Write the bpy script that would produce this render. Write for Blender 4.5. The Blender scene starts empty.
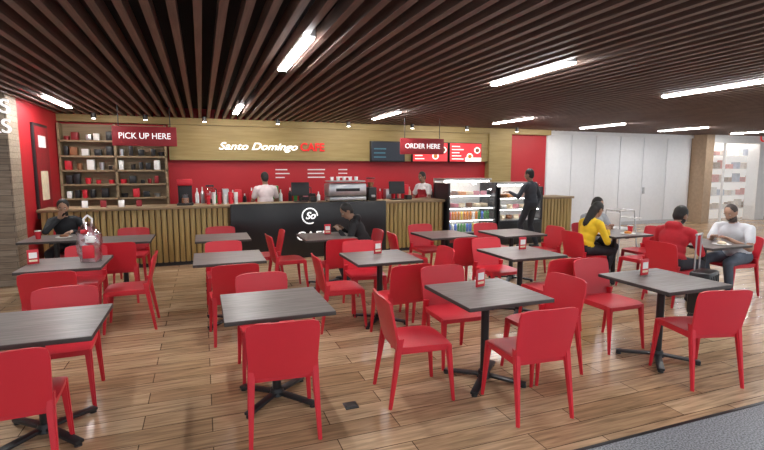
import bpy, bmesh, math, random
import numpy as np
from mathutils import Vector, Matrix
random.seed(7)
sc = bpy.context.scene
V = Vector
rad = math.radians

# ------------------------------------------------------------------ materials
def new_mat(name):
    m = bpy.data.materials.new(name); m.use_nodes = True
    nt = m.node_tree
    return m, nt, nt.nodes['Principled BSDF']
def pmat(name, col, rough=.5, metal=0., var=.10, scale=12., spec=.5):
    m, nt, b = new_mat(name)
    tc = nt.nodes.new('ShaderNodeTexCoord'); n = nt.nodes.new('ShaderNodeTexNoise')
    n.inputs['Scale'].default_value = scale; n.inputs['Detail'].default_value = 3
    r = nt.nodes.new('ShaderNodeValToRGB')
    c = list(col)
    r.color_ramp.elements[0].position = .3; r.color_ramp.elements[1].position = .7
    r.color_ramp.elements[0].color = [max(0, x*(1-var)) for x in c]+[1]
    r.color_ramp.elements[1].color = [min(1, x*(1+var)) for x in c]+[1]
    nt.links.new(tc.outputs['Object'], n.inputs['Vector'])
    nt.links.new(n.outputs['Fac'], r.inputs['Fac'])
    nt.links.new(r.outputs['Color'], b.inputs['Base Color'])
    b.inputs['Roughness'].default_value = rough; b.inputs['Metallic'].default_value = metal
    b.inputs['Specular IOR Level'].default_value = spec
    return m
def emat(name, col, s):
    m, nt, b = new_mat(name)
    b.inputs['Base Color'].default_value = (*col, 1)
    b.inputs['Emission Color'].default_value = (*col, 1)
    b.inputs['Emission Strength'].default_value = s
    return m
def wood(name, c1, c2, sc3=(1, 20, 20), rough=.4, nscale=2.):
    m, nt, b = new_mat(name)
    tc = nt.nodes.new('ShaderNodeTexCoord'); mp = nt.nodes.new('ShaderNodeMapping')
    mp.inputs['Scale'].default_value = sc3
    n = nt.nodes.new('ShaderNodeTexNoise'); n.inputs['Scale'].default_value = nscale
    n.inputs['Detail'].default_value = 5
    r = nt.nodes.new('ShaderNodeValToRGB')
    r.color_ramp.elements[0].position = .35; r.color_ramp.elements[1].position = .65
    r.color_ramp.elements[0].color = (*c1, 1); r.color_ramp.elements[1].color = (*c2, 1)
    nt.links.new(tc.outputs['Object'], mp.inputs['Vector']); nt.links.new(mp.outputs[0], n.inputs['Vector'])
    nt.links.new(n.outputs['Fac'], r.inputs['Fac']); nt.links.new(r.outputs['Color'], b.inputs['Base Color'])
    b.inputs['Roughness'].default_value = rough
    return m
def brickmat(name, c1, c2, mortar, bw, rh, ms=.004, rough=.4, grain=(1.2, 22, 1), rotx=0, gl=(.62, 1.15), spec=.5):
    m, nt, b = new_mat(name)
    tc = nt.nodes.new('ShaderNodeTexCoord'); mp0 = nt.nodes.new('ShaderNodeMapping')
    mp0.inputs['Rotation'].default_value = (rotx, 0, 0)
    br = nt.nodes.new('ShaderNodeTexBrick')
    br.inputs['Scale'].default_value = 1; br.inputs['Brick Width'].default_value = bw
    br.inputs['Row Height'].default_value = rh; br.inputs['Mortar Size'].default_value = ms
    br.inputs['Color1'].default_value = (*c1, 1); br.inputs['Color2'].default_value = (*c2, 1)
    br.inputs['Mortar'].default_value = (*mortar, 1); br.offset = .37
    mp = nt.nodes.new('ShaderNodeMapping'); mp.inputs['Scale'].default_value = grain
    n = nt.nodes.new('ShaderNodeTexNoise'); n.inputs['Scale'].default_value = 2.2; n.inputs['Detail'].default_value = 6
    n.inputs['Distortion'].default_value = .6
    r = nt.nodes.new('ShaderNodeValToRGB')
    r.color_ramp.elements[0].position = .3; r.color_ramp.elements[1].position = .7
    r.color_ramp.elements[0].color = (gl[0],)*3+(1,); r.color_ramp.elements[1].color = (gl[1],)*3+(1,)
    mx = nt.nodes.new('ShaderNodeMix'); mx.data_type = 'RGBA'; mx.blend_type = 'MULTIPLY'
    mx.inputs['Factor'].default_value = 1
    L = nt.links.new
    L(tc.outputs['Object'], mp0.inputs['Vector']); L(mp0.outputs[0], br.inputs['Vector'])
    L(mp0.outputs[0], mp.inputs['Vector']); L(mp.outputs[0], n.inputs['Vector']); L(n.outputs['Fac'], r.inputs['Fac'])
    L(br.outputs['Color'], mx.inputs[6]); L(r.outputs['Color'], mx.inputs[7]); L(mx.outputs[2], b.inputs['Base Color'])
    b.inputs['Roughness'].default_value = rough
    b.inputs['Specular IOR Level'].default_value = spec
    return m
def glassmat(name, tint=(1, 1, 1), f=.12):
    m, nt, b = new_mat(name)
    nt.nodes.remove(b)
    t = nt.nodes.new('ShaderNodeBsdfTransparent'); t.inputs['Color'].default_value = (*tint, 1)
    g = nt.nodes.new('ShaderNodeBsdfGlossy'); g.inputs['Roughness'].default_value = .03
    mx = nt.nodes.new('ShaderNodeMixShader'); mx.inputs[0].default_value = f
    nt.links.new(t.outputs[0], mx.inputs[1]); nt.links.new(g.outputs[0], mx.inputs[2])
    nt.links.new(mx.outputs[0], nt.nodes['Material Output'].inputs['Surface'])
    return m

M_red = pmat('red_plastic', (.62, .022, .038), .40, var=.04, scale=3)
M_redwall = pmat('red_paint', (.44, .012, .02), .5, var=.05, scale=2)
M_darkred = pmat('dark_red', (.25, .01, .015), .5)
M_black = pmat('black_metal', (.012, .012, .014), .4)
M_blackp = pmat('black_gloss', (.01, .01, .012), .3)
M_white = pmat('white_paint', (.78, .80, .83), .5, var=.02)
M_whitep = pmat('white_plastic', (.85, .85, .84), .4, var=.03)
M_steel = pmat('steel', (.55, .55, .56), .3, metal=.9, var=.05)
M_top = wood('table_laminate', (.150, .128, .120), (.245, .215, .203), (1.5, 22, 22), .36, 2.5)
M_edge = pmat('table_edge', (.05, .042, .04), .5)
M_gold = wood('gold_wood', (.36, .25, .085), (.47, .34, .13), (14, 14, 1), .45)
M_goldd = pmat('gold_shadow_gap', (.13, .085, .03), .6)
M_goldp = wood('gold_panel', (.30, .215, .08), (.37, .275, .11), (1, 14, 14), .5)
M_shelf = wood('shelf_wood', (.24, .17, .09), (.33, .24, .14), (1, 14, 14), .5)
M_slat = wood('ceiling_slat_wood', (.125, .078, .062), (.19, .122, .098), (20, 1, 20), .5)
M_void = pmat('ceiling_void', (.006, .006, .006), .9)
M_lamp = emat('lamp_glow', (1., .99, .985), 95)
M_spot = emat('spot_glow', (1., .95, .85), 14)
M_floor = brickmat('wood_floor', (.40, .245, .135), (.60, .415, .255), (.12, .075, .045), 1.2, .19, .0035, .22, (1.3, 16, 1), gl=(.58, 1.2))
M_clad = brickmat('oak_cladding', (.34, .26, .19), (.46, .37, .28), (.12, .09, .06), .6, .09, .003, .5, (1.5, 20, 20), rotx=rad(90))
M_glass = glassmat('clear_glass', f=.08)
M_green = pmat('green_bottle', (.04, .25, .06), .3)
M_orange = pmat('orange_drink', (.7, .25, .03), .4)
M_yellow = pmat('yellow_box', (.75, .55, .05), .5)
M_blue = pmat('blue_can', (.03, .12, .5), .4)
M_cake = pmat('cake_brown', (.25, .10, .04), .6)
M_cream = pmat('cream', (.8, .68, .48), .6)
M_pink = pmat('pink', (.7, .25, .3), .6)
M_warm = emat('shelf_strip', (1, .97, .92), 18)
M_txtw = emat('white_letters', (1, 1, 1), .8)
M_txtr = emat('red_letters', (.8, .02, .02), .35)
M_signred = emat('sign_red', (.30, .018, .025), .08)
M_screen_r = emat('screen_red', (.75, .03, .04), .75)
M_screen_w = emat('screen_white', (.9, .85, .8), .8)
M_screen_k = emat('screen_dark', (.015, .02, .03), .5)
M_screen_g = emat('screen_teal', (.04, .12, .16), .5)

M_stone, nt, b = new_mat('speckled_stone')
tc = nt.nodes.new('ShaderNodeTexCoord'); n = nt.nodes.new('ShaderNodeTexNoise'); n.inputs['Scale'].default_value = 90
n.inputs['Detail'].default_value = 4
r = nt.nodes.new('ShaderNodeValToRGB'); r.color_ramp.elements[0].position = .38; r.color_ramp.elements[1].position = .6
r.color_ramp.elements[0].color = (.10, .11, .125, 1); r.color_ramp.elements[1].color = (.34, .36, .39, 1)
nt.links.new(tc.outputs['Object'], n.inputs['Vector']); nt.links.new(n.outputs['Fac'], r.inputs['Fac'])
nt.links.new(r.outputs['Color'], b.inputs['Base Color']); b.inputs['Roughness'].default_value = .5

# ------------------------------------------------------------------ mesh builder
class MB:
    def __init__(s): s.bm = bmesh.new(); s.m = []
    def mi(s, m):
        if m not in s.m: s.m.append(m)
        return s.m.index(m)
    def _fin(s, vs, m):
        i = s.mi(m); fs = set()
        for v in vs:
            for f in v.link_faces: fs.add(f)
        for f in fs: f.material_index = i
    def box(s, c, d, m, rot=None, bev=0):
        M = Matrix.Translation(V(c)) @ (rot.to_4x4() if rot else Matrix()) @ Matrix.Diagonal((d[0], d[1], d[2], 1))
        g = bmesh.ops.create_cube(s.bm, size=1, matrix=M); vs = g['verts']
        if bev > 0:
            es = set()
            for v in vs:
                for e in v.link_edges: es.add(e)
            g2 = bmesh.ops.bevel(s.bm, geom=list(es), offset=bev, segments=2, affect='EDGES', profile=.5)
            vs = g2['verts']
            i = s.mi(m)
            for f in g2['faces']: f.material_index = i
        s._fin([v for v in vs if v.is_valid], m)
    def bx(s, x0, x1, y0, y1, z0, z1, m, bev=0):
        s.box(((x0+x1)/2, (y0+y1)/2, (z0+z1)/2), (x1-x0, y1-y0, z1-z0), m, bev=bev)
    def cyl(s, p0, p1, r0, r1, m, seg=14):
        p0 = V(p0); p1 = V(p1); d = p1-p0
        q = d.to_track_quat('Z', 'Y').to_matrix().to_4x4()
        g = bmesh.ops.create_cone(s.bm, cap_ends=True, segments=seg, radius1=r0, radius2=r1, depth=d.length,
                                  matrix=Matrix.Translation((p0+p1)/2) @ q)
        s._fin(g['verts'], m)
    def ell(s, c, r, m, rot=None, sub=2):
        M = Matrix.Translation(V(c)) @ (rot.to_4x4() if rot else Matrix()) @ Matrix.Diagonal((r[0], r[1], r[2], 1))
        g = bmesh.ops.create_icosphere(s.bm, subdivisions=sub, radius=1, matrix=M); s._fin(g['verts'], m)
    def tube(s, pts, r, m, seg=8):
        for a, b_ in zip(pts[:-1], pts[1:]):
            s.cyl(a, b_, r, r, m, seg); s.ell(b_, (r, r, r), m, sub=1)
    def shell(s, fn, nu, nv, off, m):
        bm = s.bm; i = s.mi(m); off = V(off)
        A = [[bm.verts.new(fn(-1+2*a/nu, b_/nv)) for b_ in range(nv+1)] for a in range(nu+1)]
        B = [[bm.verts.new(A[a][b_].co+off) for b_ in range(nv+1)] for a in range(nu+1)]
        fs = []
        for a in range(nu):
            for b_ in range(nv):
                fs.append(bm.faces.new((A[a][b_], A[a+1][b_], A[a+1][b_+1], A[a][b_+1])))
                fs.append(bm.faces.new((B[a][b_], B[a][b_+1], B[a+1][b_+1], B[a+1][b_])))
        for a in range(nu):
            fs.append(bm.faces.new((A[a][0], B[a][0], B[a+1][0], A[a+1][0])))
            fs.append(bm.faces.new((A[a][nv], A[a+1][nv], B[a+1][nv], B[a][nv])))
        for b_ in range(nv):
            fs.append(bm.faces.new((A[0][b_], A[0][b_+1], B[0][b_+1], B[0][b_])))
            fs.append(bm.faces.new((A[nu][b_], B[nu][b_], B[nu][b_+1], A[nu][b_+1])))
        for f in fs: f.material_index = i
        bmesh.ops.recalc_face_normals(bm, faces=fs)
    def mesh(s, name):
        for f in s.bm.faces: f.smooth = True
        s.bm.normal_update()
        for e in s.bm.edges:
            if len(e.link_faces) == 2 and e.calc_face_angle(0) > .6: e.smooth = False
        me = bpy.data.meshes.new(name); s.bm.to_mesh(me); s.bm.free()
        for m in s.m: me.materials.append(m)
        return me
    def build(s, name, loc=(0, 0, 0), rz=0, parent=None):
        return place(s.mesh(name), name, loc, rz, parent)
def place(me, name, loc=(0, 0, 0), rz=0, parent=None):
    o = bpy.data.objects.new(name, me); sc.collection.objects.link(o)
    o.location = loc; o.rotation_euler = (0, 0, rad(rz))
    if parent: o.parent = parent
    return o
def empty(name, loc=(0, 0, 0), rz=0):
    o = bpy.data.objects.new(name, None); sc.collection.objects.link(o); o.location = loc
    o.rotation_euler = (0, 0, rad(rz)); return o
def text(name, body, c, width, m, parent=None, shear=0, ext=.008, hgt=None, rot=(90, 0, 0), off=0):
    cu = bpy.data.curves.new(name, 'FONT'); cu.body = body; cu.align_x = 'CENTER'; cu.align_y = 'CENTER'
    cu.extrude = ext; cu.shear = shear; cu.offset = off
    o = bpy.data.objects.new(name, cu); sc.collection.objects.link(o); cu.materials.append(m)
    bpy.context.view_layer.update()
    k = width/max(o.dimensions.x, .01)
    ky = k if hgt is None else hgt/max(o.dimensions.y, .01)
    o.scale = (k, ky, 1); o.location = c; o.rotation_euler = tuple(rad(a) for a in rot)
    if parent: o.parent = parent
    return o

# ------------------------------------------------------------------ room shell
CH = 2.80
def box_obj(name, x0, x1, y0, y1, z0, z1, m, bev=0):
    b_ = MB(); b_.bx(x0, x1, y0, y1, z0, z1, m, bev); return b_.build(name)
box_obj('floor', -6, 24, 2.2, 12, -.1, 0, M_floor)
box_obj('floor_concourse', -6, 24, -5, 2.2, -.1, 0, M_stone)
box_obj('trim_floor_edge', -6, 24, 2.19, 2.215, -.02, .003, M_black)
box_obj('ceiling', -6, 24, -1.2, 11.7, 3.02, 3.1, M_void)
s_ = MB()
x = -5.9
while x < 23.5:
    s_.bx(x-.028, x+.028, -1, 11.3, CH, CH+.11, M_slat); x += .16
s_.build('ceiling_slats')
box_obj('wall_back', -2.7, 9.2, 11.3, 11.6, 0, 3.02, M_redwall)
box_obj('wall_left', -6, -5.8, -1, 8.5, 0, 3.02, M_white)
box_obj('wall_column_left', -6, -2.6, 8.5, 8.95, 0, 3.02, M_clad)
box_obj('wall_left_service', -2.8, -2.6, 8.95, 11.3, 0, 3.02, M_redwall)
box_obj('baseboard_back', 9.2, 15, 11.27, 11.3, 0, .1, M_steel)
w = MB(); w.bx(9.2, 15.0, 11.32, 11.6, 0, 3.02, M_white)
xs = [9.22, 10.1, 11.0, 11.95, 12.9, 13.9, 14.98]
for a, b_ in zip(xs[:-1], xs[1:]):
    w.bx(a+.012, b_-.012, 11.28, 11.325, .1, 2.7, M_white, .006)
w.bx(9.2, 15, 11.24, 11.33, 2.7, 2.82, M_white)
w.build('wall_folding_partition')
d_ = MB(); d_.bx(12.93, 12.99, 11.22, 11.28, .95, 1.15, M_steel, .01); d_.build('door_handle')

# storefront on the right
st = MB()
M_beige = pmat('beige_frame', (.42, .30, .2), .5)
M_shopw = emat('shop_wall', (.85, .82, .78), .45)
M_pale = [pmat('pale_goods_%d' % i, c, .6) for i, c in enumerate([(.75, .68, .6), (.7, .35, .3), (.5, .52, .6), (.82, .8, .76), (.4, .3, .22)])]
st.bx(15, 15.35, 10.8, 11.6, 0, 3.02, M_beige)
st.bx(15.35, 24, 11.55, 11.65, 0, 3.02, M_shopw)
st.bx(15.35, 24, 10.8, 10.9, 2.55, 3.02, M_whitep)
st.bx(15.9, 15.96, 10.82, 10.88, 0, 2.55, M_whitep)
st.bx(17.6, 18.1, 10.82, 11.2, 0, 2.55, M_whitep)
st.bx(15.35, 24, 10.83, 10.86, 0, 2.55, M_glass)
for k in range(5):
    z = .35+k*.45
    st.bx(16.1, 23, 11.25, 11.5, z, z+.03, M_whitep)
    xx = 16.15
    while xx < 22.8:
        ww = random.uniform(.1, .25)
        st.bx(xx, xx+ww, 11.28, 11.45, z+.03, z+random.uniform(.15, .33), random.choice(M_pale))
        xx += ww+random.uniform(.05, .25)
so = st.build('storefront')
text('storefront_letters', 'CAMBIO', (18.3, 10.78, 2.75), 1.6, M_txtr, so)

# ------------------------------------------------------------------ ceiling lamps
def lamp(L=1.4):
    l = MB()
    l.bx(-.05, .05, -L/2, L/2, .0, .08, M_whitep, .004)
    l.bx(-.044, .044, -L/2+.01, L/2-.01, -.014, .002, M_lamp, .004)
    return l.mesh('ceiling_lamp_mesh')
lm = lamp()
for X in (-2.1, .85, 3.48, 6.4, 9.4, 12.4):
    for Y in (.1, 4.62):  # nearer row is unseen above the camera, added for its light
        place(lm, 'ceiling_lamp', (X, Y, CH-.01))
for X in (-2.1, .66, 3.5, 6.5, 9.4, 12.2, 15.2):
    place(lm, 'ceiling_lamp', (X, 9.15 if X < 9 else 9.5, CH-.01))
sp = MB(); sp.cyl((0, 0, 0), (0, 0, .1), .045, .045, M_black); sp.cyl((0, 0, -.008), (0, 0, .0), .035, .035, M_spot)
spm = sp.mesh('spot')
for X in (-1.9, -1.0, .1, 1.6, 3.2, 4.8, 6.3, 7.8):
    place(spm, 'ceiling_spotlight', (X, 10.75, CH-.1))

# ------------------------------------------------------------------ cafe back wall fittings
p_ = MB(); p_.bx(-.62, 7.2, 11.16, 11.3, 1.92, 2.66, M_goldp); p_.bx(-2.6, 9.2, 11.1, 11.3, 2.66, 2.8, M_goldp)
p_.build('sign_fascia')
sg = empty('cafe_sign')
text('letters_white', 'Santo Domingo', (1.22, 11.14, 2.22), 1.72, M_txtw, sg, shear=.35, ext=.02, hgt=.21, off=.012)
text('letters_red', 'CAFE', (2.44, 11.14, 2.22), .56, M_txtr, sg, ext=.02, hgt=.19, off=.02)
u = MB(); u.bx(7.2, 7.9, 11.1, 11.3, 0, 2.66, M_goldp); u.build('trim_1')

for nm, tx, X, Z in (('pick_up_sign', 'PICK UP HERE', -.88, 2.29), ('order_sign', 'ORDER HERE', 4.36, 2.20)):
    e = empty(nm, (X, 9.25, Z))
    q = MB(); q.box((0, 0, 0), (1.0, .05, .33), M_signred, bev=.008)
    for sx in (-.4, .4): q.cyl((sx, 0, .15), (sx, 0, 2.81-Z), .008, .008, M_black, 8)
    q.build('panel', parent=e)
    text('letters', tx, (0, -.03, 0), .80, M_txtw, e, hgt=.10, ext=.004)

for i, (x0, x1, kind) in enumerate([(3.85, 4.75, 0), (4.95, 5.95, 1), (5.99, 6.95, 2)]):
    q = MB(); q.bx(x0, x1, 11.08, 11.162, 1.9, 2.4, M_black, .005)
    if kind == 0:
        q.bx(x0+.03, x1-.03, 11.072, 11.082, 1.93, 2.37, M_screen_k)
        for k in range(3): q.bx(x0+.08, x0+.08+random.uniform(.2, .6), 11.068, 11.075, 2.0+k*.1, 2.03+k*.1, M_screen_g)
    else:
        q.bx(x0+.02, x1-.02, 11.072, 11.082, 1.92, 2.38, M_screen_r)
        for k in range(5): q.bx(x0+.07, x0+random.uniform(.25, .42), 11.066, 11.075, 1.97+k*.08, 1.995+k*.08, M_screen_w)
        for k in range(2):
            q.ell((x1-.36+k*.22, 11.074, 2.05+.16*k), (.1, .012, .09), M_screen_w); q.ell((x1-.36+k*.22, 11.066, 2.05+.16*k), (.06, .012, .055), M_cake if k else M_orange)
        if kind == 2: q.bx(x1-.5, x1-.02, 11.062, 11.07, 1.92, 2.02, M_screen_w)
    q.build('menu_screen')

sh = MB()
sh.bx(-2.58, -.66, 11.24, 11.3, .0, 2.62, M_shelf)
SZ = (1.12, 1.4, 1.68, 1.96, 2.26)
for z in SZ:
    sh.bx(-2.58, -.66, 10.98, 11.24, z, z+.035, M_shelf)
for xx in (-2.58, -1.62, -.7): sh.bx(xx, xx+.04, 10.98, 11.25, 0, 2.62, M_shelf)
sh.build('display_shelf')
it = MB()
for zi, z in enumerate(SZ):
    z += .035
    xx = -2.50
    while xx < -.8:
        if -1.72 < xx < -1.56: xx = -1.56
        m = random.choice([M_red, M_black, M_whitep, M_cake, M_darkred, M_black, M_steel])
        ww = random.uniform(.07, .13); h = random.uniform(.1, .21)
        if random.random() < .6:
            it.bx(xx, xx+ww, 11.03, 11.15, z, z+h, m, .008)
        else:
            it.cyl((xx+ww/2, 11.1, z), (xx+ww/2, 11.1, z+h*.7), ww*.42, ww*.5, m, 12)
        xx += ww+random.uniform(.02, .14)
it.build('coffee_packages')

bc = MB(); bc.bx(-.5, 7.1, 10.75, 11.27, 0, .9, M_goldp); bc.bx(-.55, 7.15, 10.7, 11.28, .9, .94, M_blackp)
bc.build('back_counter')
bt = MB(); xx = -.3
while xx < 6.9:
    h = random.uniform(.22, .42); m = random.choice([M_red, M_whitep, M_black, M_cream, M_whitep, M_green, M_steel])
    if random.random() < .6:
        bt.cyl((xx, 11.1, .94), (xx, 11.1, .94+h*.65), .042, .042, m, 12)
        bt.cyl((xx, 11.1, .94+h*.65), (xx, 11.1, .94+h*.82), .042, .014, m, 12)
        bt.cyl((xx, 11.1, .94+h*.82), (xx, 11.1, .94+h), .014, .014, M_whitep, 10)
    else:
        bt.bx(xx-.07, xx+.07, 11.0, 11.2, .94, .94+h, m, .01)
    xx += random.uniform(.1, .22)
bt.build('syrup_bottles')
for X in (.15, 2.2, 3.1):
    q = MB(); q.box((0, 0, .08), (.18, .18, .16), M_black, bev=.02); q.cyl((0, 0, .16), (0, 0, .42), .06, .085, M_glass); q.cyl((0, 0, .42), (0, 0, .45), .09, .08, M_black)
    q.cyl((0, 0, .16), (0, 0, .28), .055, .07, M_pink); q.tube([(.085, 0, .38), (.13, 0, .36), (.13, 0, .24), (.07, 0, .22)], .01, M_black)
    q.build('blender_jug', (X, 10.86, .94))
# price-board lettering strip on the red wall
q = MB()
for i in range(3):
    for k in range(3): q.bx(1.6+i*.75, 1.6+i*.75+random.uniform(.2, .42), 11.292, 11.3, 1.52+k*.09, 1.545+k*.09, M_whitep)
q.build('price_board_lettering')

# ------------------------------------------------------------------ service counter
CF = 9.3; CT = 1.07
sc_root = empty('service_counter')
q = MB()
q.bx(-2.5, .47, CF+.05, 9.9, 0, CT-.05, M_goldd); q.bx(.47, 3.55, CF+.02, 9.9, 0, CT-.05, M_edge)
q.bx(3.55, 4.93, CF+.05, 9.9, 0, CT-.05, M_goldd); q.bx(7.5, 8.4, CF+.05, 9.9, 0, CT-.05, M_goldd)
q.build('body', parent=sc_root)
q = MB()
for a, b_ in ((-2.5, .45), (3.57, 4.92), (7.52, 8.4)):
    xx = a+.035
    while xx < b_-.02:
        q.bx(xx-.038, xx+.038, CF+.01, CF+.06, .06, CT-.05, M_gold, .012); xx += .095
q.bx(8.34, 8.4, CF, 9.9, .06, CT-.05, M_gold)
q.build('slats', parent=sc_root)
q = MB()
q.bx(-2.55, 4.93, CF-.03, 9.95, CT-.05, CT, M_shelf, .006); q.bx(7.5, 8.45, CF-.03, 9.95, CT-.05, CT, M_shelf, .006)
q.bx(-2.5, 4.93, CF+.02, CF+.05, 0, .07, M_black)
q.build('top', parent=sc_root)
q = MB(); q.bx(.47, 3.55, CF-.05, CF+.03, .0, CT+.01, M_blackp, .006); q.build('black_panel', parent=sc_root)
q = MB()
pts = [(1.95+.15*math.cos(t), CF-.06, .82+.15*math.sin(t)) for t in [i*2*math.pi/28 for i in range(29)] if t < 5.3]
q.tube(pts, .012, M_txtw, 6); q.build('logo_ring', parent=sc_root)
text('logo_letters', 'So', (1.96, CF-.055, .82), .2, M_txtw, sc_root, shear=.3, off=.02)
text('logo_word', 'CAFE', (2.0, CF-.055, .42), .62, M_txtw, sc_root, hgt=.17)

q = MB()
q.box((0, 0, .24), (.8, .42, .26), M_steel, bev=.03); q.box((0, 0, .06), (.78, .46, .08), M_steel, bev=.015)
q.box((0, .08, .13), (.7, .22, .1), M_black); q.box((0, 0, .41), (.76, .4, .03), M_steel, bev=.01)
for sx in (-.22, .22):
    q.cyl((sx, .2, .2), (sx, .2, .12), .035, .035, M_steel); q.cyl((sx, .22, .13), (sx, .38, .11), .013, .016, M_black)
q.box((0, -.215, .24), (.5, .01, .06), M_black, bev=.003)
for i in range(5):
    q.cyl((-.28+i*.13, 0, .42), (-.28+i*.13, 0, .5), .03, .04, M_whitep)
for sx in (-.35, .35):
    for sy in (-.18, .18): q.cyl((sx, sy, 0), (sx, sy, .04), .02, .02, M_black)
q.build('espresso_machine', (2.78, 9.62, CT))
q = MB(); q.box((0, 0, .14), (.18, .28, .28), M_black, bev=.02); q.cyl((0, 0, .28), (0, 0, .46), .05, .09, M_glass); q.cyl((0, 0, .28), (0, 0, .38), .045, .07, M_cake)
q.cyl((0, 0, .46), (0, 0, .48), .095, .095, M_black); q.box((0, -.16, .1), (.08, .06, .05), M_steel, bev=.01)
q.build('coffee_grinder', (3.34, 9.62, CT))
q = MB(); q.box((0, 0, .02), (.28, .36, .04), M_black, bev=.01); q.box((0, .08, .24), (.24, .18, .46), M_black, bev=.02); q.box((0, -.06, .42), (.26, .16, .12), M_red, bev=.015)
q.cyl((0, -.07, .04), (0, -.07, .2), .07, .06, M_glass); q.cyl((0, -.07, .04), (0, -.07, .13), .065, .06, M_cake)
q.build('coffee_brewer', (-.30, 9.6, CT))
def register(X):
    q = MB(); q.box((0, .05, .01), (.26, .24, .02), M_black, bev=.005); q.cyl((0, .08, .02), (0, .08, .2), .025, .02, M_black)
    q.box((0, .05, .26), (.36, .03, .27), M_black, rot=Matrix.Rotation(rad(-8), 3, 'X'), bev=.006)
    q.box((0, .07, .26), (.33, .008, .24), M_screen_g, rot=Matrix.Rotation(rad(-8), 3, 'X'))
    q.box((.25, .02, .05), (.12, .18, .1), M_black, bev=.01)
    q.build('cash_register', (X, 9.6, CT))
register(1.85); register(3.95)
q = MB()
for i in range(6):
    for k in range(2):
        q.cyl((i*.1, k*.1, 0), (i*.1, k*.1, .12+.05*((i+k) % 3)), .032, .04, M_whitep if i % 2 else M_red)
q.build('paper_cups', (.1, 9.6, CT))
q = MB()
for i in range(4):
    q.box((i*.28, 0, .06), (.09, .015, .12), M_darkred if i % 2 else M_whitep, rot=Matrix.Rotation(rad(-12), 3, 'X'), bev=.002)
    q.box((i*.28, .02, .008), (.09, .07, .015), M_whitep)
q.build('counter_menu_cards', (-1.9, 9.5, CT))

def display(name, X0, X1, H, shelves, lo, drinks):
    q = MB(); w_ = X1-X0
    q.bx(0, w_, 0, .72, 0, lo, M_blackp, .01)
    q.bx(0, .04, 0, .72, lo, H-.1, M_blackp); q.bx(w_-.04, w_, 0, .72, lo, H-.1, M_blackp)
    q.bx(0, w_, .66, .72, lo, H, M_whitep); q.bx(0, w_, .22, .72, H-.05, H, M_steel, .01)
    n_ = 7
    prev = None
    for i in range(n_+1):
        t = i/n_*math.pi/2
        y = .24-.22*math.sin(t); z = (H-.28)+.24*math.cos(t)
        if prev:
            c = ((prev[0]+y)/2, (prev[1]+z)/2); L = math.hypot(y-prev[0], z-prev[1]); a = math.atan2(z-prev[1], y-prev[0])
            q.box((w_/2, c[0], c[1]), (w_-.05, L, .006), M_glass, rot=Matrix.Rotation(a, 3, 'X'))
        prev = (y, z)
    q.bx(.03, w_-.03, .015, .022, lo, H-.28, M_glass)
    q.bx(.05, w_-.05, .26, .30, H-.08, H-.055, M_warm)
    zs = [lo+(H-.12-lo)*k/shelves for k in range(shelves)]
    for k, z in enumerate(zs):
        y0 = .08 if k < shelves-1 else .2
        q.bx(.05, w_-.05, y0, .65, z, z+.015, M_steel)
        if k: q.bx(.05, w_-.05, y0+.01, y0+.03, z-.012, z, M_warm)
        xx = .12
        while xx < w_-.1:
            if drinks and k < 2:
                m = random.choice([M_red, M_green, M_orange, M_blue, M_yellow, M_whitep])
                q.cyl((xx, .15, z+.015), (xx, .15, z+.15), .03, .03, m, 10); q.cyl((xx, .15, z+.15), (xx, .15, z+.2), .03, .012, m, 10)
                xx += .075
            else:
                m = random.choice([M_cake, M_cream, M_pink, M_orange, M_cream, M_whitep])
                if random.random() < .5: q.cyl((xx+.03, .35, z+.015), (xx+.03, .35, z+.1), .075, .07, m, 14)
                else: q.bx(xx-.04, xx+.09, .25, .5, z+.015, z+.09, m, .015)
                xx += .19
    q.bx(.05, w_-.05, -.004, .0, .12, lo-.06, M_darkred if drinks else M_black)
    return q.build(name, (X0, 9.2, 0))
display('display_case', 4.97, 6.2, 1.52, 4, .32, True)
display('display_case', 6.25, 7.46, 1.42, 3, .55, False)

q = MB(); q.bx(-2.6, -2.56, 9.5, 10.3, .9, 2.5, M_black, .005); q.bx(-2.562, -2.552, 9.55, 10.25, .95, 2.45, M_darkred); q.bx(-2.553, -2.548, 9.7, 10.1, 1.2, 1.7, M_cream); q.bx(-2.553, -2.548, 9.7, 10.1, 2.1, 2.3, M_whitep)
q.build('poster')
e = empty('illuminated_letters')
text('letters_upper', 'DRINKS', (-3.05, 8.47, 2.62), 1.0, M_txtw, e, hgt=.2, ext=.02)
text('letters_lower', 'SNACKS', (-3.05, 8.47, 2.34), 1.0, M_txtw, e, hgt=.2, ext=.02)

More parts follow.
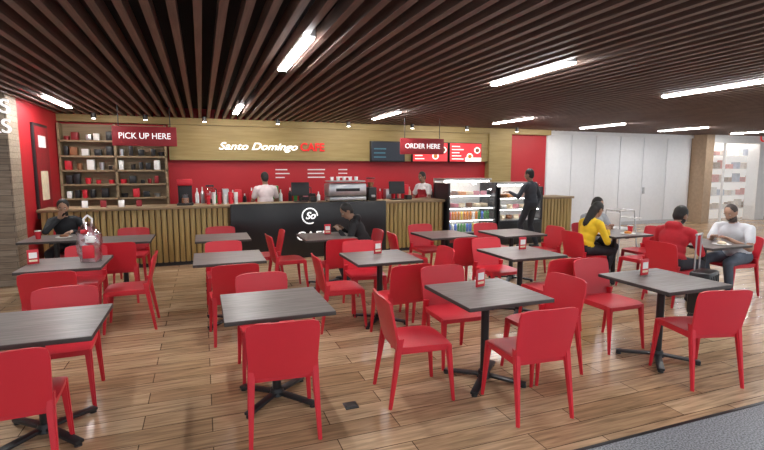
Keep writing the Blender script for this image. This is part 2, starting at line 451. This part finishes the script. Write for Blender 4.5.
# ------------------------------------------------------------------ chairs & tables
def chair_mesh():
    c = MB()
    def back(u, v):
        w_ = (.212+.02*v)*(1-.05*max(0, (v-.8)/.2)**2)
        z = .43+.385*v-.03*abs(u)**6*max(0, v-.3)
        y = -.195-.075*v-.03*(1-u*u)*(.3+.7*v)
        return V((u*w_, y, z))
    c.shell(back, 14, 10, (0, -.018, 0), M_red)
    def seat(u, v):
        vv = v*2-1
        x_ = u*.222*(1-.06*vv**4); y_ = vv*.215*(1-.06*u**4)
        z = .452-.012*(1-u*u)*(1-vv*vv)-.012*max(0, vv)**4+.004
        return V((x_, y_, z))
    c.shell(seat, 12, 12, (0, 0, -.026), M_red)
    def leg(p0, p1, a0, a1):
        p0 = V(p0); p1 = V(p1)
        vs = []
        for p, a in ((p0, a0), (p1, a1)):
            for sx, sy in ((-1, -1), (1, -1), (1, 1), (-1, 1)):
                vs.append(c.bm.verts.new(p+V((sx*a/2, sy*a/2, 0))))
        fs = [(3, 2, 1, 0), (4, 5, 6, 7)]+[(i, (i+1) % 4, (i+1) % 4+4, i+4) for i in range(4)]
        nf = [c.bm.faces.new([vs[i] for i in f]) for f in fs]
        es = set(e for f in nf[2:] for e in f.edges if abs(e.verts[0].co.z-e.verts[1].co.z) > .1)
        i = c.mi(M_red)
        for f in nf: f.material_index = i
        bmesh.ops.recalc_face_normals(c.bm, faces=nf)
        bmesh.ops.bevel(c.bm, geom=list(es), offset=.008, segments=2, affect='EDGES')
    for sx in (-1, 1):
        leg((sx*.196, .185, .44), (sx*.218, .225, 0), .046, .024)
        leg((sx*.198, -.195, .52), (sx*.217, -.275, 0), .048, .026)
        c.bx(sx*.196-.012, sx*.196+.012, -.19, .19, .40, .43, M_red, .004)
    c.bx(-.19, .19, .172, .196, .40, .43, M_red, .004); c.bx(-.19, .19, -.205, -.18, .40, .43, M_red, .004)
    return c.mesh('dining_chair_mesh')
CM = chair_mesh()
def table_mesh():
    t = MB()
    t.bx(-.375, .375, -.375, .375, .722, .750, M_edge, .003)
    t.bx(-.372, .372, -.372, .372, .7495, .7525, M_top)
    t.box((0, 0, .714), (.34, .34, .012), M_black); t.box((0, 0, .70), (.5, .05, .02), M_black); t.box((0, 0, .70), (.05, .5, .02), M_black)
    t.cyl((0, 0, .05), (0, 0, .71), .033, .033, M_black, 20); t.cyl((0, 0, .03), (0, 0, .085), .06, .045, M_black, 20)
    for k in range(4):
        a = math.pi/4+k*math.pi/2
        R = Matrix.Rotation(a, 3, 'Z')
        t.box(R @ V((.17, 0, .04)), (.34, .06, .022), M_black, rot=R @ Matrix.Rotation(rad(4), 3, 'Y'), bev=.006)
        t.cyl(R @ V((.32, 0, 0)), R @ V((.32, 0, .025)), .024, .022, M_black, 12)
    return t.mesh('cafe_table_mesh')
TM = table_mesh()
T = {1: (.472, 3.56), 2: (2.13, 3.28), 3: (3.87, 3.10), 4: (1.86, 5.05), 5: (-1.03, 3.58), 6: (-1.37, 5.85), 7: (.25, 5.62),
     8: (.25, 7.32), 9: (1.69, 6.89), 10: (3.41, 6.46), 11: (3.54, 4.73), 12: (4.50, 6.25), 13: (-1.07, 7.6), 14: (-2.0, 8.05),
     15: (5.98, 5.66), 16: (6.30, 4.46)}
for k, (X, Y) in T.items(): place(TM, 'cafe_table', (X, Y, 0))
F, B, Lf, R = 'F', 'B', 'L', 'R'
CHS = [(1, F, .38), (1, B, .5), (2, Lf, .62), (2, F, .46), (2, B, .5), (2, R, .55), (3, B, .46), (4, Lf, .46), (4, F, .54), (4, R, .56), (4, B, .56),
       (5, F, .38), (5, B, .5), (6, F, .5), (6, B, .55), (6, R, .56), (7, F, .5), (7, B, .55), (8, R, .58), (8, B, .5), (9, Lf, .56), (9, R, .54), (9, F, .5),
       (10, F, .54), (10, B, .55), (10, Lf, .56), (11, F, .5), (11, B, .5), (12, R, .56), (12, B, .52), (13, F, .5), (13, B, .55), (14, B, .56),
       (15, Lf, .56), (15, R, .58), (15, F, .5), (16, Lf, .56), (16, R, .56)]
for t, s_, d in CHS:
    X, Y = T[t]; j = random.uniform(-.02, .02); a = random.uniform(-5, 5)
    if t == 3 and s_ == B: j = -.12
    if t == 2 and s_ == F: j = .05; a = -4
    if s_ == F: place(CM, 'dining_chair', (X+j, Y-d, 0), a)
    if s_ == B: place(CM, 'dining_chair', (X+j, Y+d, 0), 180+a)
    if s_ == Lf: place(CM, 'dining_chair', (X-d, Y+j, 0), -90+a)
    if s_ == R: place(CM, 'dining_chair', (X+d, Y+j, 0), 90+a)
place(CM, 'dining_chair', (3.84, 2.74, 0), -14)
place(CM, 'dining_chair', (T[15][0]+.14, T[15][1]+.58, 0), 172)

q = MB(); q.box((0, 0, .006), (.12, .07, .012), M_glass); q.box((0, 0, .085), (.1, .012, .15), M_red, bev=.002)
q.box((0, -.008, .10), (.07, .003, .06), M_whitep); q.box((0, -.008, .045), (.07, .003, .02), M_cream); q.box((0, .008, .09), (.07, .003, .09), M_whitep)
ms = q.mesh('menu_stand')
for t, dx, dy, a in ((2, .02, .12, 15), (4, .02, .12, 10), (3, -.05, .15, 5), (6, -.3, .0, 20), (9, .05, .1, 0), (11, .1, .1, 0), (16, .0, .2, 60)):
    place(ms, 'menu_stand', (T[t][0]+dx, T[t][1]+dy, .7525), a)
M_plastic = glassmat('cling_film', (.95, .88, .9), .45)
M_crump = pmat('crumpled_wrap', (.62, .35, .38), .25, var=.5, scale=14)
q = MB()
def bag(r0, m, z0, h):
    n_, k_ = 20, 12; rows = []
    for k in range(k_+1):
        v = k/k_; rr = r0*(.85+.3*math.sin(v*math.pi)*.6)*(1 if v < .75 else 1-(v-.75)*2.6)
        rows.append([q.bm.verts.new((math.cos(a)*rr*(1+.12*math.sin(5*a+k)), math.sin(a)*rr*.7*(1+.12*math.sin(4*a+2*k)), z0+h*v)) for a in [i*2*math.pi/n_ for i in range(n_)]])
    i_ = q.mi(m)
    for k in range(k_):
        for i in range(n_):
            f = q.bm.faces.new((rows[k][i], rows[k][(i+1) % n_], rows[k+1][(i+1) % n_], rows[k+1][i])); f.material_index = i_
    for rw in (rows[0][::-1], rows[-1]):
        f = q.bm.faces.new(rw); f.material_index = i_
bag(.09, M_crump, .005, .38)
q.box((0, -.055, .12), (.11, .08, .14), M_red, bev=.01); q.box((.02, -.05, .25), (.09, .07, .07), M_whitep, bev=.01); q.box((-.03, -.03, .33), (.07, .07, .05), M_red, bev=.01)
bag(.112, M_plastic, 0, .43)
q.tube([(-.03, 0, .38), (-.04, 0, .46), (0, 0, .50), (.04, 0, .46), (.03, 0, .38)], .01, M_whitep)
q.build('wrapped_takeaway_bag', (T[6][0]+.22, T[6][1]-.02, .7525))
def plate(X, Y, food):
    q = MB(); q.cyl((0, 0, 0), (0, 0, .012), .07, .11, M_whitep, 24); q.ell((0, 0, .025), (.06, .05, .025), food)
    q.build('plate_of_food', (X, Y, .7525))
plate(T[14][0]+.1, T[14][1]+.0, M_cake); plate(T[16][0]+.04, T[16][1]-.2, M_cream); plate(T[15][0]+.05, T[15][1]-.2, M_orange)
q = MB(); q.cyl((0, 0, 0), (0, 0, .11), .03, .04, M_red, 16); q.cyl((0, 0, .11), (0, 0, .12), .043, .04, M_whitep, 16)
cm_ = q.mesh('paper_cup')
for X, Y in ((T[14][0]-.2, T[14][1]-.05), (T[15][0]+.2, T[15][1]-.1), (T[16][0]-.1, T[16][1]+.02)): place(cm_, 'paper_cup', (X, Y, .7525))
q = MB(); q.box((0, 0, .004), (.1, .1, .008), M_black, bev=.002); q.box((0, 0, .009), (.06, .06, .004), M_edge); q.build('floor_outlet', (.965, 3.24, 0))
def suitcase(X, Y, rz, m):
    q = MB(); q.box((0, 0, .31), (.36, .22, .5), m, bev=.03)
    for k in range(5): q.box((-.13+k*.065, -.112, .31), (.02, .008, .42), M_black, bev=.002)
    for sx in (-.14, .14):
        for sy in (-.07, .07): q.cyl((sx-.012, sy, .03), (sx+.012, sy, .03), .03, .03, M_black)
        q.box((sx, 0, .05), (.04, .18, .03), M_black)
        q.cyl((sx*.6, .08, .55), (sx*.6, .08, .98), .009, .009, M_steel, 8)
    q.cyl((-.1, .08, .98), (.1, .08, .98), .014, .014, M_steel, 10)
    q.build('rolling_suitcase', (X, Y, 0), rz)
suitcase(5.46, 3.84, 20, M_blackp)
q = MB()
for sx in (-1, 1):
    for sy in (-1, 1): q.tube([(sx*.24, sy*.24, .012), (sx*.17, sy*.17, .95)], .012, M_steel)
    q.tube([(sx*.17, -.17, .95), (sx*.17, .17, .95)], .012, M_steel)
for sy in (-1, 1): q.tube([(-.17, sy*.17, .95), (.17, sy*.17, .95)], .012, M_steel)
q.box((0, 0, .6), (.34, .34, .03), M_whitep, bev=.01); q.box((0, .16, .78), (.34, .03, .26), M_whitep, bev=.01); q.box((0, -.24, .8), (.4, .22, .02), M_whitep, bev=.008)
q.build('high_chair', (7.5, 7.0, 0), 90)

# ------------------------------------------------------------------ people
def ik(a, b_, l1, l2, pole):
    d = b_-a; L = min(d.length, l1+l2-.002); u_ = d.normalized()
    x_ = (l1*l1-l2*l2+L*L)/(2*L); h = math.sqrt(max(l1*l1-x_*x_, 0))
    p = pole-u_*pole.dot(u_); p = p.normalized()
    return a+u_*x_+p*h, a+u_*L
def remesh(prims, vox, smooth):
    q = MB()
    for p in prims:
        if p[0] == 'cap':
            _, a, b_, r0, r1, _l = p
            q.ell(a, (r0,)*3, M_red, sub=3); q.ell(b_, (r1,)*3, M_red, sub=3)
            if (a-b_).length > 1e-4: q.cyl(a, b_, r0, r1, M_red, 20)
        else:
            _, c, r, Rm, _l = p; q.ell(c, r, M_red, rot=Rm, sub=3)
    me = q.mesh('tmp'); o = bpy.data.objects.new('tmp', me); sc.collection.objects.link(o)
    m = o.modifiers.new('r', 'REMESH'); m.mode = 'VOXEL'; m.voxel_size = vox
    m = o.modifiers.new('s', 'SMOOTH'); m.factor = .5; m.iterations = smooth
    bpy.context.view_layer.update()
    dg = bpy.context.evaluated_depsgraph_get()
    out = bpy.data.meshes.new_from_object(o.evaluated_get(dg))
    bpy.data.objects.remove(o); bpy.data.meshes.remove(me)
    return out
def label(me, prims):
    n_ = len(me.polygons); c = np.empty(n_*3); me.polygons.foreach_get('center', c); c = c.reshape(-1, 3)
    best = np.full(n_, 1e9); lab = np.zeros(n_, int)
    for i, p in enumerate(prims):
        if p[0] == 'cap':
            a = np.array(p[1]); b_ = np.array(p[2]); ab = b_-a; L2 = max(ab.dot(ab), 1e-9)
            t = np.clip((c-a).dot(ab)/L2, 0, 1); d = np.linalg.norm(c-a-t[:, None]*ab, axis=1)-(p[3]+(p[4]-p[3])*t)
        else:
            Rm = np.array(p[3]) if p[3] is not None else np.eye(3)
            qv = (c-np.array(p[1])).dot(Rm)/np.array(p[2]); d = (np.linalg.norm(qv, axis=1)-1)*min(p[2])
        k = d < best; best[k] = d[k]; lab[k] = i
    return c, [prims[i][-1] for i in lab]
def hand_prims(w_, d, n_, side, curl, spread=1.):
    d = d.normalized(); n_ = (n_-d*n_.dot(d)).normalized(); s_ = d.cross(n_).normalized()*side
    Rm = Matrix((s_, d, n_)).transposed()
    P = [('ell', w_+d*.05, (.04, .05, .015), Rm, 'skin'), ('cap', w_-d*.01, w_+d*.03, .025, .024, 'skin')]
    for i, (o_, L) in enumerate(((-.03, .066), (-.01, .078), (.011, .073), (.031, .058))):
        p = w_+d*.088+s_*o_; dd = (d+s_*o_*2.5*spread).normalized(); a = curl*.5
        P.append(('cap', w_+d*.05+s_*o_*.8, p, .010, .0095, 'skin'))
        for sg_, rr in ((.45, .0088), (.3, .0082), (.25, .0072)):
            dr = (dd*math.cos(a)+n_*math.sin(a)); p2 = p+dr*L*sg_
            P.append(('cap', p, p2, rr, rr-.0006, 'skin')); p = p2; a += curl
    p = w_+d*.025-s_*.03; q1 = p+(d*.6-s_*.75+n_*.25).normalized()*.036; q2 = q1+(d*.9-s_*.25+n_*.35).normalized()*.03
    q3 = q2+(d*.95+n_*.35).normalized()*.024
    P += [('cap', p, q1, .013, .011, 'skin'), ('cap', q1, q2, .011, .0095, 'skin'), ('cap', q2, q3, .0095, .008, 'skin')]
    return P
def person(name, loc, rz, sit=True, lean=8, head=(0, 0), wr=None, ank=None, shirt=(.5, .5, .5), pants=(.03, .03, .04), skin=(.42, .24, .16),
           hair=(.012, .01, .009), sleeve='long', style='short', beard=False, palm=None, hdir=None, curl=.5, pole=None, shoes=(.03, .03, .03), hood=False, k=1., apron=None, scale=1.):
    z0 = .555 if sit else .93
    pel = V((0, 0, z0)); Ms = Matrix.Rotation(rad(-lean), 3, 'X'); S = lambda v: pel+Ms @ V(v)
    P = []
    P.append(('ell', pel+V((0, -.005, 0)), (.165*k, .125*k, .115), None, 'pants'))
    P.append(('ell', S((0, 0, .065)), (.174*k, .136*k, .085), Ms, 'shirt'))
    P.append(('ell', S((0, 0, .15)), (.155*k, .122*k, .14), Ms, 'shirt'))
    P.append(('ell', S((0, .0, .30)), (.168*k, .122*k, .17), Ms, 'shirt'))
    P.append(('cap', S((-.13*k, -.01, .40)), S((.13*k, -.01, .40)), .066, .066, 'shirt'))
    P.append(('cap', S((0, -.012, .41)), S((0, -.008, .44)), .078, .064, 'shirt'))
    hc = S((0, .02, .615)); HR = Matrix.Rotation(rad(head[1]), 3, 'Z') @ Matrix.Rotation(rad(-head[0]-lean*.3), 3, 'X')
    Hh = lambda v: hc+HR @ V(v)
    P.append(('cap', S((0, -.005, .44)), Hh((0, -.015, -.05)), .055, .05, 'skin'))
    P.append(('ell', Hh((0, -.005, .02)), (.073, .092, .10), HR, 'skin'))
    P.append(('ell', Hh((0, .025, -.045)), (.056, .066, .072), HR, 'skin'))
    P.append(('cap', Hh((0, .088, .012)), Hh((0, .104, -.018)), .009, .014, 'skin'))
    for sx in (-1, 1): P.append(('ell', Hh((sx*.076, -.005, -.002)), (.010, .018, .030), HR, 'skin'))
    if style in ('short', 'long'):
        P.append(('ell', Hh((0, -.02, .036)), (.083, .093, .098), HR, 'hair'))
        P.append(('ell', Hh((0, -.045, -.01)), (.072, .062, .08), HR, 'hair'))
    if style == 'buzz': P.append(('ell', Hh((0, -.012, .03)), (.0755, .089, .094), HR, 'hair'))
    if style == 'long':
        P.append(('cap', Hh((0, -.06, -.02)), S((0, -.10, .36)), .07, .05, 'hair'))
    if hood: P.append(('cap', S((-.05, -.08, .45)), S((.05, -.08, .45)), .06, .06, 'shirt'))
    hands = []
    for i, sx in enumerate((-1, 1)):
        sh_ = S((sx*.185*k, -.005, .392)); w_ = V(wr[i]); pl = V(pole[i]) if pole else V((sx*.6, -.2, -1))
        el, w_ = ik(sh_, w_, .285, .255, pl)
        P.append(('cap', sh_, el, .058 if sleeve == 'long' else .05, .046 if sleeve == 'long' else .041, 'shirt' if sleeve == 'long' else 'arm'))
        if sleeve == 'short':
            P.append(('cap', sh_, sh_.lerp(el, .6), .062, .060, 'shirt'))
        P.append(('cap', el, w_, .044 if sleeve == 'long' else .040, .031 if sleeve == 'long' else .026, 'shirt' if sleeve == 'long' else 'skin'))
        hd = V(hdir[i]) if hdir else (w_-el); pn = V(palm[i]) if palm else V((0, 0, -1))
        d = hd.normalized(); n2 = (pn-d*pn.dot(d)).normalized(); s0 = d.cross(n2)
        side = 1 if s0.x*sx > 0 else -1
        hands += [(w_, d, n2, side)]
        hp = pel+V((sx*.095*k, 0, -.02)); an_ = V(ank[i])
        kn, an_ = ik(hp, an_, .44, .43, V((sx*.15, 1, .3)))
        P.append(('cap', hp, kn, .088*k, .062, 'pants')); P.append(('cap', kn, an_, .062, .047, 'pants'))
        P.append(('cap', V((an_.x, an_.y-.03, .043)), V((an_.x*1.08, an_.y+.15, .034)), .042, .033, 'shoes'))
        P.append(('cap', an_, V((an_.x, an_.y-.01, .05)), .04, .042, 'shoes'))
    body = remesh(P, .0125, 3)
    cen, labs = label(body, P)
    mats = {'shirt': pmat(name+'_shirt', shirt, .8, var=.12, scale=9), 'pants': pmat(name+'_pants', pants, .8, var=.15),
            'skin': pmat(name+'_skin', skin, .55, var=.05), 'hair': pmat(name+'_hair', hair, .6, var=.3, scale=60),
            'shoes': pmat(name+'_shoes', shoes, .5), 'lip': pmat(name+'_lip', tuple(c*.6 for c in skin), .5)}
    mats['arm'] = mats['skin']
    if apron: mats['apron'] = pmat(name+'_apron', apron, .8)
    keys = list(mats)
    HI = HR.transposed()
    idx = []
    for c, l in zip(cen, labs):
        if l == 'skin' and beard:
            h = HI @ (V(c)-hc)
            if h.z < -.04 and h.z > -.13 and h.y > -.02 and not (abs(h.x) < .02 and -.058 < h.z < -.045): l = 'hair'
        if apron and l in ('shirt', 'pants') and c[1] > .03 and abs(c[0]) < .14 and c[2] < z0+.32 and c[2] > z0-.35: l = 'apron'
        idx.append(keys.index(l))
    body.materials.clear()
    for kk in keys: body.materials.append(mats[kk])
    body.polygons.foreach_set('material_index', idx)
    fin = MB(); fin.bm.from_mesh(body); fin.m = [mats[kk] for kk in keys]
    bpy.data.meshes.remove(body)
    si = keys.index('skin')
    for (w_, d, n2, side) in hands:
        hp = hand_prims(w_, d, n2, side, curl)
        hm = remesh(hp, .0042, 2)
        hm.materials.clear()
        for kk in keys: hm.materials.append(mats[kk])
        hm.polygons.foreach_set('material_index', [si]*len(hm.polygons))
        fin.bm.from_mesh(hm); bpy.data.meshes.remove(hm)
    for sx in (-1, 1):
        fin.ell(Hh((sx*.029, .0775, .010)), (.012, .006, .006), M_whitep, HR); fin.ell(Hh((sx*.029, .081, .010)), (.0058, .004, .0058), M_black, HR)
        fin.ell(Hh((sx*.030, .079, .030)), (.018, .006, .0035), mats['hair'], HR)
    fin.ell(Hh((0, .086, -.054)), (.021, .006, .0055), mats['lip'], HR)
    o = fin.build(name, loc, rz); o.scale = (scale,)*3
    return o

seat_ank = ((-.13, .30, .085), (.13, .30, .085))
person('seated_man_in_black', (T[14][0], T[14][1]+.64, 0), 180, lean=12, head=(14, 8), wr=((-.14, .34, .80), (.05, .22, .98)), ank=seat_ank,
       shirt=(.015, .016, .02), skin=(.40, .23, .15), beard=True, palm=((0, 0, -1), (-.6, -.5, .3)), hdir=((.3, 1, 0), (-.3, .15, .9)), pole=((-.8, -.2, -.6), (.9, .2, -.8)), curl=.7)
person('seated_customer_in_black', (T[9][0]+.62, T[9][1], 0), 70, lean=26, head=(30, 20), wr=((-.14, .38, .81), (.16, .36, .81)), ank=seat_ank, shirt=(.012, .012, .014),
       skin=(.3, .17, .11), hood=True)
person('seated_woman_in_yellow', (T[15][0]-.62, T[15][1], 0), -90, lean=22, head=(24, 0), wr=((-.12, .36, .80), (.12, .36, .80)), ank=seat_ank, shirt=(.80, .54, .02), sleeve='long',
       style='long', skin=(.35, .19, .12), k=.94)
person('seated_man_in_grey', (T[15][0]+.14, T[15][1]+.66, 0), 172, lean=14, head=(18, 15), wr=((-.15, .34, .80), (.12, .36, .80)), ank=seat_ank, shirt=(.35, .37, .40), sleeve='short', beard=True)
person('seated_man_in_red_hoodie', (T[16][0]-.65, T[16][1], 0), -82, lean=18, head=(18, -10), wr=((-.14, .38, .80), (.14, .36, .80)), ank=seat_ank, shirt=(.50, .018, .03), hood=True,
       skin=(.35, .2, .13), beard=True, k=1.14)
person('seated_man_in_white', (T[16][0]+.65, T[16][1]+.0, 0), 92, lean=16, head=(22, 0), wr=((-.16, .40, .80), (.10, .38, .80)), ank=seat_ank, shirt=(.72, .74, .78), sleeve='short', style='buzz',
       hair=(.05, .035, .03), pants=(.10, .12, .16), skin=(.45, .27, .19), beard=True, k=1.14)
person('standing_customer', (6.72, 8.68, 0), 20, sit=False, lean=4, head=(10, 10), wr=((-.30, .32, 1.18), (.24, .06, .84)), ank=((-.12, .05, .085), (.13, -.08, .085)), shirt=(.04, .044, .058),
       pants=(.02, .022, .03), skin=(.28, .16, .11), hdir=((-.2, 1, .1), (0, .2, -1)), palm=((0, 0, -1), (-1, 0, 0)), scale=1.04)
person('barista', (1.25, 10.25, 0), 10, sit=False, lean=6, head=(16, 0), wr=((-.14, .34, 1.02), (.16, .34, 1.02)), ank=((-.1, 0, .085), (.1, 0, .085)), shirt=(.74, .62, .62), skin=(.26, .14, .09), sleeve='short')
person('cashier', (4.92, 10.3, 0), 110, sit=False, lean=6, head=(14, 0), wr=((-.16, .34, 1.05), (.16, .30, 1.05)), ank=((-.1, 0, .085), (.1, 0, .085)), shirt=(.74, .70, .70), skin=(.28, .15, .1), sleeve='short',
       apron=(.4, .02, .03))

# ------------------------------------------------------------------ lights
def area(name, loc, rot, sx, sy, e, col=(1, 1, 1)):
    l = bpy.data.lights.new(name, 'AREA'); l.shape = 'RECTANGLE'; l.size = sx; l.size_y = sy; l.energy = e; l.color = col
    o = bpy.data.objects.new(name, l); sc.collection.objects.link(o); o.location = loc; o.rotation_euler = tuple(rad(a) for a in rot)
for X in (.8, 3.2, 5.8, 8.4):
    area('fascia_wash_light', (X, 10.45, 2.74), (42, 0, 0), 1.8, .08, 8, (1, .9, .76))
area('shelf_wash_light', (-1.7, 10.3, 2.74), (40, 0, 0), 1.2, .08, 4, (1, .9, .76))
area('storefront_light', (18, 11.1, 2.9), (0, 0, 0), 4, .3, 110, (1, .97, .94))
wd = bpy.data.worlds.new('World'); sc.world = wd; wd.use_nodes = True
wd.node_tree.nodes['Background'].inputs[0].default_value = (.88, .94, 1, 1)
wd.node_tree.nodes['Background'].inputs[1].default_value = 1.15

cam = bpy.data.cameras.new('camera'); co = bpy.data.objects.new('camera', cam); sc.collection.objects.link(co)
co.location = (0, 0, 1.75); co.rotation_euler = (rad(90-6.77), 0, rad(-20.5))
cam.sensor_width = 36; cam.lens = 480/764*36; cam.clip_start = .05
sc.camera = co
sc.view_settings.view_transform = 'Standard'
sc.view_settings.exposure = 0
